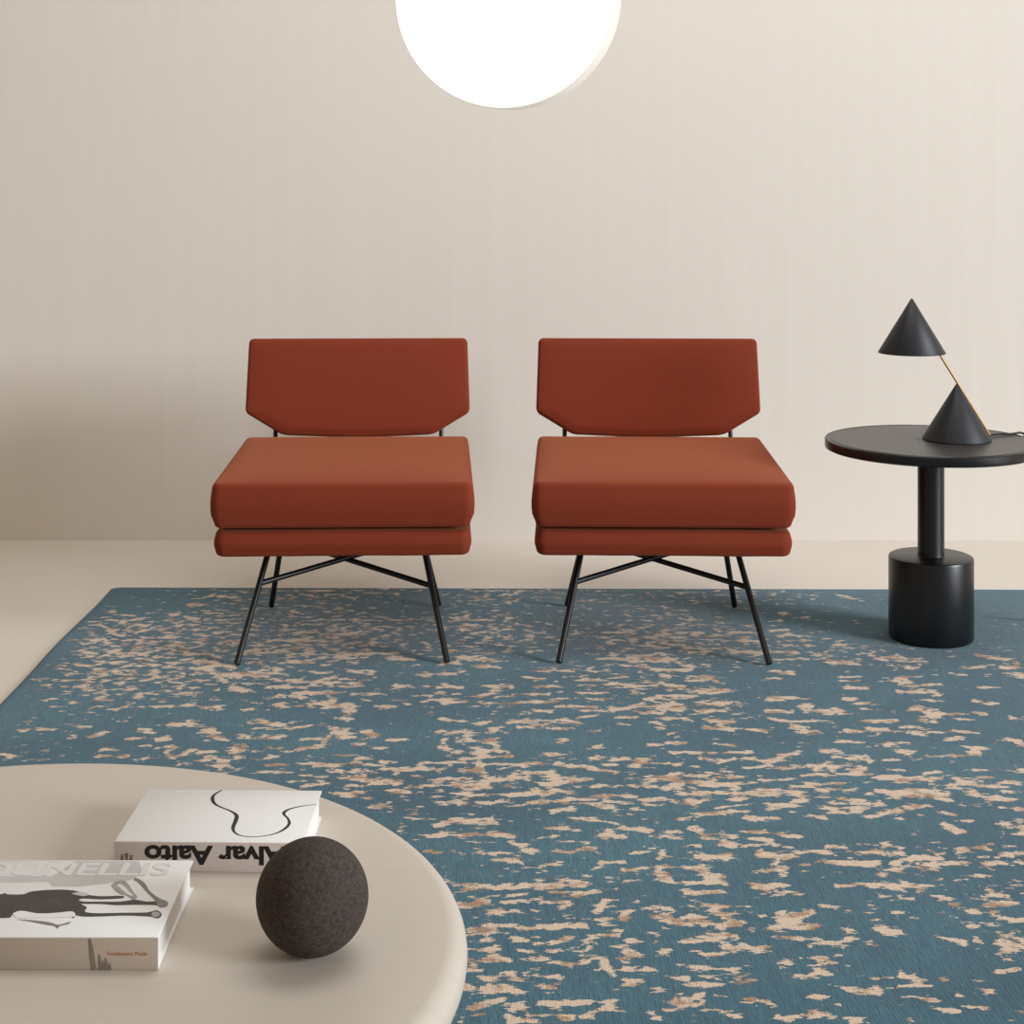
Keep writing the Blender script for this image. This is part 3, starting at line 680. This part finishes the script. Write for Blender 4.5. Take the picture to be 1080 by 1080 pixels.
def make_chair(label, loc, rot):
    """local frame: x across, y from the front edge (-) to the back (+), z up from the rug."""
    t = thing('easy_chair', label, 'armchair', loc, rot, 'rust easy chairs on the teal rug')
    # thick seat cushion, slightly narrower and higher at the back
    ol = round_poly([(-0.331, -0.31), (0.331, -0.31), (0.325, 0.355), (-0.325, 0.355)], [0.022] * 4)
    bm = cushion(ol, 0.057, 0.013, 0.010, 0.004, 0.005)
    for v in bm.verts:
        v.co.z += 0.402 + 0.016 * (v.co.y + 0.31) / 0.66
        if v.co.z < 0.36:                                # the underside draws in at the front corners
            v.co.x *= 0.985
    obj('seat_cushion', bm, M_rust, t)
    # thin upholstered base
    ol = round_poly([(-0.324, -0.305), (0.324, -0.305), (0.318, 0.345), (-0.318, 0.345)], [0.026] * 4)
    bm = cushion(ol, 0.0325, 0.014, 0.0035, 0.0, 0.004)
    for v in bm.verts:
        k2 = noise.noise(Vector((v.co.x * 9, v.co.y * 9, 2.0 if v.co.z < 0 else 5.0)))
        v.co.z += 0.3040 + 0.0015 * k2 + 0.012 * (v.co.y + 0.31) / 0.66
    obj('seat_base', bm, M_rust, t)
    # backrest: six-sided pad with the lower corners cut off
    ol = round_poly([(-0.324, 0.146), (0.324, 0.146), (0.331, -0.072), (0.222, -0.137), (0.0, -0.146), (-0.222, -0.137), (-0.331, -0.072)],
                    [0.016, 0.016, 0.022, 0.06, 0.2, 0.06, 0.022])
    bm = cushion(ol, 0.042, 0.012, 0.008, 0.005, 0.0)
    tilt = Matrix.Rotation(R(-10), 3, 'X')
    for v in bm.verts:
        u, vv, ww = v.co
        v.co = tilt @ Vector((u, -ww, vv))
        v.co += Vector((0, 0.425, 0.607))
    obj('backrest', bm, M_rust, t)
    # steel tube frame under the seat and up the back
    fr = bmesh.new()
    for s in (-1, 1):
        tube(fr, [(s * 0.196, -0.14, 0.272), (s * 0.188, 0.1, 0.272)], 0.0075)
        tube(fr, [(s * 0.188, 0.09, 0.270), (s * 0.215, 0.36, 0.285), (s * 0.243, 0.395, 0.33), (s * 0.246, 0.408, 0.45), (s * 0.246, 0.462, 0.60)], 0.0065)
    for y, xx in ((-0.12, 0.196), (0.09, 0.19)):
        tube(fr, [(-xx, y, 0.272), (xx, y, 0.272)], 0.007)
    obj('frame', fr, M_leg, t, angle=50)
    for s in (-1, 1):
        rod('leg', t, (s * 0.2655, -0.313, 0.0055), (s * 0.1985, -0.118, 0.275), 0.0080)
        rod('leg', t, (s * 0.240, 0.250, 0.0055), (s * 0.186, 0.085, 0.275), 0.0078)
    rod('brace', t, (-0.2225, -0.185, 0.177), (0.194, 0.12, 0.232), 0.0072)
    rod('brace', t, (0.2235, -0.188, 0.168), (-0.194, 0.12, 0.226), 0.0072)
    return t


make_chair('rust upholstered easy chair at left, nearer the pale coffee table', (-0.4155, 4.45, 0), R(1.8))
make_chair('rust upholstered easy chair at right, beside the black side table', (0.418, 4.45, 0), R(-1.8))

# ---------------------------------------------------------------- side table
t = thing('side_table', 'round black side table with thick cylinder foot, right of the chairs', 'side table', (1.150, 4.39, 0))
obj('base', lathe(bmesh.new(), [(0, 0), (0.107, 0), (0.110, 0.002), (0.1115, 0.006), (0.1115, 0.213), (0.110, 0.217), (0.106, 0.219), (0, 0.219)]), M_side, t, angle=40)
obj('pedestal', lathe(bmesh.new(), [(0, 0.219), (0.0395, 0.219), (0.036, 0.221), (0.0352, 0.226), (0.0352, 0.505), (0, 0.505)], 64), M_side, t, angle=40)
tt = obj('tabletop', lathe(bmesh.new(), [(0, 0.502), (0.272, 0.502), (0.2785, 0.505), (0.280, 0.510), (0.280, 0.5265), (0.2785, 0.529), (0.277, 0.5275), (0.2655, 0.5275), (0.264, 0.529), (0.0365, 0.529), (0.0360, 0.5277), (0.0345, 0.5277), (0.0340, 0.529), (0, 0.529)], 128), M_side, t, angle=30)

tt.data.materials.append(M_top_sheen)
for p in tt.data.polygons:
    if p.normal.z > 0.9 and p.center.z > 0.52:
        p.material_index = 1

# ---------------------------------------------------------------- table lamp: two cones on a slanting brass rod
t = thing('table_lamp', 'black double cone table lamp with brass rod on the side table', 'lamp', (1.222, 4.400, 0.529))
obj('base', lathe(bmesh.new(), [(0, 0.0), (0.089, 0.0), (0.0905, 0.0015), (0.0900, 0.004), (0.0032, 0.148), (0.0015, 0.1495), (0, 0.1498)], 96), M_lamp, t, angle=60)
rodA, rodB = Vector((0.0885, -0.001, 0.012)), Vector((-0.0905, -0.001, 0.300))
ux = -0.121
zb = 0.233
sh = obj('lamp_shade', lathe(bmesh.new(), [(0.0875, zb + 0.001), (0.0885, zb), (0.0890, zb + 0.0015), (0.0028, zb + 0.1452), (0.0012, zb + 0.1465), (0, zb + 0.1468)], 96, (ux, 0, 0)), M_lamp, t, angle=60)
obj('shade_lining', lathe(bmesh.new(), [(0.0872, zb + 0.001), (0.002, zb + 0.143), (0, zb + 0.1435)], 64, (ux, 0, 0)), M_white_in, sh)
bb = bmesh.new()
bmesh.ops.create_uvsphere(bb, u_segments=24, v_segments=14, radius=0.019, matrix=Matrix.Translation((ux, 0, zb + 0.045)))
obj('bulb', bb, M_white_in, sh)
dd = (rodB - rodA).normalized()
obj('arm', tube(bmesh.new(), [rodA, rodB], 0.0028, 12), M_brass, t, angle=50)
pts = []
ctl = [Vector(p) for p in ((0.0860, 0.012, 0.010), (0.0975, 0.03, 0.0062), (0.112, 0.050, 0.0052), (0.135, 0.064, 0.0045), (0.160, 0.070, 0.0036), (0.182, 0.082, 0.0036),
                           (0.203, 0.093, 0.0036), (0.2165, 0.101, -0.012), (0.222, 0.106, -0.10), (0.226, 0.116, -0.33), (0.245, 0.130, -0.50), (0.310, 0.17, -0.5245), (0.56, 0.25, -0.5245))]
for i in range(len(ctl) - 1):
    p0, p1, p2, p3 = ctl[max(i - 1, 0)], ctl[i], ctl[i + 1], ctl[min(i + 2, len(ctl) - 1)]
    for q in range(6):
        s = q / 6
        pts.append(0.5 * ((2 * p1) + (p2 - p0) * s + (2 * p0 - 5 * p1 + 4 * p2 - p3) * s * s + (-p0 + 3 * p1 - 3 * p2 + p3) * s ** 3))
obj('power_cord', tube(bmesh.new(), pts, 0.0031, 10), M_cord, t)

# ---------------------------------------------------------------- pendant disc
t = thing('pendant_lamp', 'round glowing white disc pendant hanging above the two chairs', 'lamp', (0.0010, 3.50, 1.6235))
t.rotation_euler = (PI / 2, 0, R(-13.5))
obj('diffuser', lathe(bmesh.new(), [(0, 0.0015), (0.15, 0.0015), (0.229, 0.001), (0.238, -0.0015), (0.2408, -0.0055), (0.2408, -0.009), (0, -0.009)], 160), M_opal, t, angle=60)
obj('rim', lathe(bmesh.new(), [(0.2408, -0.0058), (0.2430, -0.0065), (0.2438, -0.009), (0.2438, -0.072), (0.242, -0.076), (0, -0.076)], 160), M_rim, t, angle=50)
obj('cord', tube(bmesh.new(), [(0, 0.242, -0.038), (0, 1.75, -0.038)], 0.003, 10), M_cord, t)

# ---------------------------------------------------------------- coffee table
t = thing('coffee_table', 'low round taupe coffee table carrying the books and ball', 'coffee table', (-0.629, 1.891, 0))
prof = [(0, 0.300), (0.520, 0.300)]
for q in range(13):
    a = -PI / 2 + PI * q / 12
    prof.append((0.5635 + 0.0250 * math.cos(a), 0.325 + 0.0250 * math.sin(a)))
prof += [(0.52, 0.350), (0.3, 0.350), (0, 0.350)]
obj('tabletop', lathe(bmesh.new(), prof, 192), M_table, t)
obj('pedestal', lathe(bmesh.new(), [(0, 0), (0.20, 0), (0.206, 0.004), (0.206, 0.30), (0, 0.30)], 96), M_table, t, angle=40)
TOP = 0.350

# ---------------------------------------------------------------- cork ball
bm = bmesh.new()
bmesh.ops.create_uvsphere(bm, u_segments=96, v_segments=64, radius=0.0636)
o = obj('ball', bm, M_cork)
o.location = (-0.216, 1.858, TOP + 0.0632)
tag(o, 'dark speckled cork ball resting on the coffee table', 'ball')


# ---------------------------------------------------------------- books
def text_mesh(name, s, size, m, parent, mat4, weight=0.0, space=1.0):
    cu = bpy.data.curves.new('tmp_text', 'FONT')
    cu.body = s
    cu.size = size
    cu.offset = weight
    cu.space_character = space
    cu.extrude = 0.00012
    to = bpy.data.objects.new('tmp_text', cu)
    C.objects.link(to)
    dg = bpy.context.evaluated_depsgraph_get()
    dg.update()
    me = bpy.data.meshes.new_from_object(to.evaluated_get(dg))
    me.name = name
    bpy.data.objects.remove(to)
    me.materials.clear()
    me.materials.append(m)
    o = bpy.data.objects.new(name, me)
    C.objects.link(o)
    o.parent = parent
    o.matrix_local = mat4
    return o


def flat_shape(bm, pts, z, th=0.0001):
    pts = [Vector((x, y, 0)) for x, y in pts]
    v = [bm.verts.new((p.x, p.y, z + th)) for p in pts]
    for tri in tessellate_polygon([pts]):
        bm.faces.new([v[i] for i in tri])
    return bm


def spline(ctl, k=10):
    out = []
    ctl = [Vector(c) for c in ctl]
    for i in range(len(ctl) - 1):
        p0, p1, p2, p3 = ctl[max(i - 1, 0)], ctl[i], ctl[i + 1], ctl[min(i + 2, len(ctl) - 1)]
        for q in range(k):
            s = q / k
            out.append(0.5 * ((2 * p1) + (p2 - p0) * s + (2 * p0 - 5 * p1 + 4 * p2 - p3) * s * s + (-p0 + 3 * p1 - 3 * p2 + p3) * s ** 3))
    out.append(ctl[-1])
    return out


def ribbon(bm, ctl, z, th=0.0001):
    """ctl rows (x, y, width)"""
    p = spline(ctl)
    n = len(p)
    L, Rr = [], []
    for i in range(n):
        d = p[min(i + 1, n - 1)] - p[max(i - 1, 0)]
        d = Vector((d.x, d.y)).normalized()
        nn = Vector((-d.y, d.x))
        c = Vector((p[i].x, p[i].y))
        L.append(c + nn * p[i].z / 2)
        Rr.append(c - nn * p[i].z / 2)
    lv = [bm.verts.new((q.x, q.y, z + th)) for q in L]
    rv = [bm.verts.new((q.x, q.y, z + th)) for q in Rr]
    for i in range(n - 1):
        bm.faces.new((lv[i], rv[i], rv[i + 1], lv[i + 1]))
    return bm


def make_book(name, label, loc, rot, Lx, Wy, H, spine_m, lift=0.0):
    """spine faces -y; front cover up. Origin at the front-right foot of the spine; x runs to the left (-)."""
    t = thing(name, label, 'book', loc, rot, 'art books on the coffee table')
    ct = 0.0028
    bm = box(bmesh.new(), -Lx, 0, 0.001, Wy, H - ct, H, 0.0007)
    for v in bm.verts:
        if v.co.x > -0.02:
            v.co.z += 0
    obj('front_cover', bm, M_cover, t, angle=40)
    obj('back_cover', box(bmesh.new(), -Lx, 0, 0.001, Wy, 0, ct, 0.0007), M_cover, t, angle=40)
    obj('spine', box(bmesh.new(), -Lx, 0, -0.0008, 0.0018, 0.0004, H - 0.0004, 0.0006), spine_m, t, angle=40)
    obj('page_block', box(bmesh.new(), -Lx + 0.003, -0.0035, 0.0025, Wy - 0.004, ct, H - ct), M_pages, t, smooth=False)
    return t


# book with the curve, spine text upside down from here
AX, AY, AW, AD, AH = -0.2525, 2.070, 0.2400, 0.178, 0.038
t = make_book('book', 'white art book with a black wavy line on its cover, behind the ball', (AX, AY, TOP), R(-1.3), AW, AD, AH, M_greige)
rb = ribbon(bmesh.new(), [(-0.1375, 0.1770, 0.0022), (-0.1445, 0.1600, 0.0040), (-0.1440, 0.1440, 0.0052), (-0.1370, 0.1265, 0.0042), (-0.1240, 0.1130, 0.0030), (-0.1110, 0.1020, 0.0034),
                          (-0.1010, 0.0880, 0.0052), (-0.0985, 0.0700, 0.0058), (-0.0980, 0.0500, 0.0050), (-0.0940, 0.0340, 0.0034), (-0.0840, 0.0220, 0.0024), (-0.0690, 0.0180, 0.0020), (-0.0530, 0.0210, 0.0022),
                          (-0.0390, 0.0300, 0.0030), (-0.0300, 0.0450, 0.0042), (-0.0270, 0.0620, 0.0040), (-0.0315, 0.0790, 0.0030), (-0.0385, 0.0920, 0.0038), (-0.0390, 0.1020, 0.0046), (-0.0330, 0.1120, 0.0036),
                          (-0.0200, 0.1210, 0.0026), (-0.0060, 0.1265, 0.0018), (-0.0005, 0.1275, 0.0014)], AH)
obj('line_drawing', rb, M_ink, t, smooth=False)['label'] = 'black wavy line drawn across the white cover'
up_down = Matrix(((-1, 0, 0, 0), (0, 0, -1, 0), (0, -1, 0, 0), (0, 0, 0, 1)))   # text x -> -x, text y -> -z, facing -y
text_mesh('title_lettering', 'Alvar Aalto', 0.0325, M_ink, t, Matrix.Translation((-0.0222, -0.0009, 0.0328)) @ up_down @ Matrix.Diagonal((1.22, 1, 1, 1)), 0.0011, 0.98)['label'] = 'bold black title lettering upside down on the spine'
side_txt = Matrix(((0, -1, 0, 0), (0, 0, -1, 0), (1, 0, 0, 0), (0, 0, 0, 1)))
for i, s in enumerate(('iiiin', 'iniiii', 'iini')):
    text_mesh('small_lettering', s, 0.0062, M_ink, t, Matrix.Translation((-AW + 0.0118 + i * 0.0056, -0.0009, 0.0135)) @ side_txt, 0.00015)

# book with the photograph, spine plain with a small red imprint
KX, KY, KW, KD, KH = -0.3825, 1.816, 0.300, 0.207, 0.036
t = make_book('book', 'white art book with a grey photograph cover, at the front left of the table', (KX, KY, TOP), 0.0, KW, KD, KH, M_spine2)
def sm(p, k=4):
    q = spline([Vector((x, y, 0)) for x, y in p + [p[0]]], k)
    return [(v.x, v.y) for v in q[:-1]]


ph = obj('cover_photograph', flat_shape(bmesh.new(), [(-0.2960, 0.160), (-0.1616, 0.1600), (-0.1448, 0.2036), (-0.0663, 0.2036), (-0.0577, 0.1809), (-0.0572, 0.1626), (-0.0655, 0.1479), (-0.0794, 0.1450),
                                                      (-0.0891, 0.1398), (-0.1237, 0.1307), (-0.1535, 0.1307), (-0.1620, 0.1440), (-0.2054, 0.1425), (-0.2960, 0.140)], KH), M_lgrey, t, smooth=False)
ph['label'] = 'black and grey photograph printed on the cover'
text_mesh('title_lettering', 'KOUNELLIS', 0.0500, M_title, t, Matrix.Translation((-0.2935, 0.1625, KH + 0.0003)) @ Matrix.Diagonal((1.06, 1, 1, 1)), 0.0010, 0.99)['label'] = 'large pale capital lettering along the top of the cover'
fig = [(-0.2960, 0.060), (-0.2960, 0.090), (-0.250, 0.100), (-0.216, 0.1096), (-0.2091, 0.1096), (-0.2033, 0.1128), (-0.2001, 0.1096), (-0.1819, 0.1096), (-0.1749, 0.117), (-0.1578, 0.1212), (-0.1375, 0.1222), (-0.1204, 0.118), (-0.1091, 0.1096),
       (-0.0896, 0.1045), (-0.0649, 0.1055), (-0.0626, 0.0993), (-0.0876, 0.0962), (-0.1084, 0.0983), (-0.1116, 0.0931), (-0.1041, 0.0901), (-0.0861, 0.0901), (-0.0636, 0.0901), (-0.0467, 0.0952), (-0.0321, 0.0901), (-0.0188, 0.0911),
       (-0.0085, 0.085), (-0.0113, 0.0769), (-0.0189, 0.0809), (-0.0437, 0.0819), (-0.0659, 0.0809), (-0.0846, 0.084), (-0.1003, 0.084), (-0.107, 0.084), (-0.098, 0.0749), (-0.0974, 0.0639), (-0.0831, 0.0599), (-0.0568, 0.0609),
       (-0.0259, 0.0619), (-0.0182, 0.0674), (-0.0113, 0.0639), (-0.0074, 0.054), (-0.0104, 0.0462), (-0.0192, 0.0511), (-0.0463, 0.054), (-0.0723, 0.0521), (-0.0941, 0.0511), (-0.1059, 0.054), (-0.1063, 0.0472), (-0.1199, 0.060),
       (-0.1374, 0.059), (-0.154, 0.057), (-0.1767, 0.057), (-0.1788, 0.051), (-0.1850, 0.0477), (-0.2400, 0.046)]
obj('dark_figure', flat_shape(bmesh.new(), sm(fig, 3), KH + 0.00015), M_horse, ph, smooth=False)
obj('pale_belly', flat_shape(bmesh.new(), sm([(-0.179, 0.0589), (-0.1713, 0.0659), (-0.1493, 0.0589), (-0.1277, 0.0609), (-0.1118, 0.0639), (-0.1063, 0.0511), (-0.1245, 0.0491), (-0.1506, 0.0481), (-0.1704, 0.0481)]), KH + 0.0003), M_cover, ph, smooth=False)
obj('grey_limb', flat_shape(bmesh.new(), sm([(-0.0843, 0.1344), (-0.081, 0.1446), (-0.0725, 0.1479), (-0.0629, 0.1344), (-0.0537, 0.1159), (-0.0462, 0.1029), (-0.049, 0.0952), (-0.0581, 0.1055), (-0.0659, 0.1096), (-0.0748, 0.1185)]), KH + 0.0003), M_greyprint, ph, smooth=False)
obj('pale_limb', flat_shape(bmesh.new(), sm([(-0.0774, 0.1344), (-0.072, 0.136), (-0.0582, 0.1159), (-0.0513, 0.1055), (-0.0591, 0.1096)]), KH + 0.0004), M_cover, ph, smooth=False)
obj('grey_limb', flat_shape(bmesh.new(), sm([(-0.0615, 0.1506), (-0.0589, 0.1544), (-0.0469, 0.1425), (-0.0331, 0.1159), (-0.0179, 0.0977), (-0.0082, 0.0901), (-0.0059, 0.0789), (-0.0131, 0.0749), (-0.0191, 0.084), (-0.0241, 0.0952), (-0.0377, 0.1159), (-0.0521, 0.1398)]), KH + 0.0003), M_midprint, ph, smooth=False)
obj('pale_hoof', flat_shape(bmesh.new(), sm([(-0.0190, 0.0640), (-0.0125, 0.0620), (-0.0095, 0.0550), (-0.0120, 0.0490), (-0.0190, 0.0540)]), KH + 0.0003), M_greyprint, ph, smooth=False)
obj('grey_tail', flat_shape(bmesh.new(), sm([(-0.1715, 0.0443), (-0.1487, 0.0413), (-0.1298, 0.0365), (-0.1195, 0.0307), (-0.1109, 0.0355), (-0.1067, 0.0384), (-0.1088, 0.0317), (-0.1156, 0.0284), (-0.1178, 0.0212), (-0.1217, 0.0269), (-0.135, 0.0317), (-0.1522, 0.0384)]), KH + 0.0003), M_midprint, ph, smooth=False)
obj('pale_glint', flat_shape(bmesh.new(), sm([(-0.1256, 0.1117), (-0.1153, 0.1159), (-0.1045, 0.1096), (-0.1078, 0.1045), (-0.1174, 0.1065)]), KH + 0.0003), M_lgrey, ph, smooth=False)
front_txt = Matrix(((1, 0, 0, 0), (0, 0, -1, 0), (0, 1, 0, 0), (0, 0, 0, 1)))
text_mesh('imprint_lettering', 'Fondazione Prada', 0.0062, M_red, t, Matrix.Translation((-0.0560, -0.0009, 0.0165)) @ front_txt, 0.0, 1.0)['label'] = 'small red imprint lettering on the spine'
def twig(ctl):
    o = obj('printed_twig', ribbon(bmesh.new(), ctl, 0), M_twig, t, smooth=False)
    o.matrix_local = Matrix.Translation((0, -0.0012, 0)) @ front_txt


twig([(-0.0755, 0.0355, 0.002), (-0.0740, 0.027, 0.0035), (-0.0725, 0.014, 0.0048), (-0.0705, 0.0005, 0.0050)])
for xx, hh in ((-0.064, 0.018), (-0.060, 0.011), (-0.057, 0.014), (-0.053, 0.008)):
    twig([(xx, 0.0005, 0.0032), (xx, hh * 0.6, 0.0022), (xx - 0.001, hh, 0.0008)])
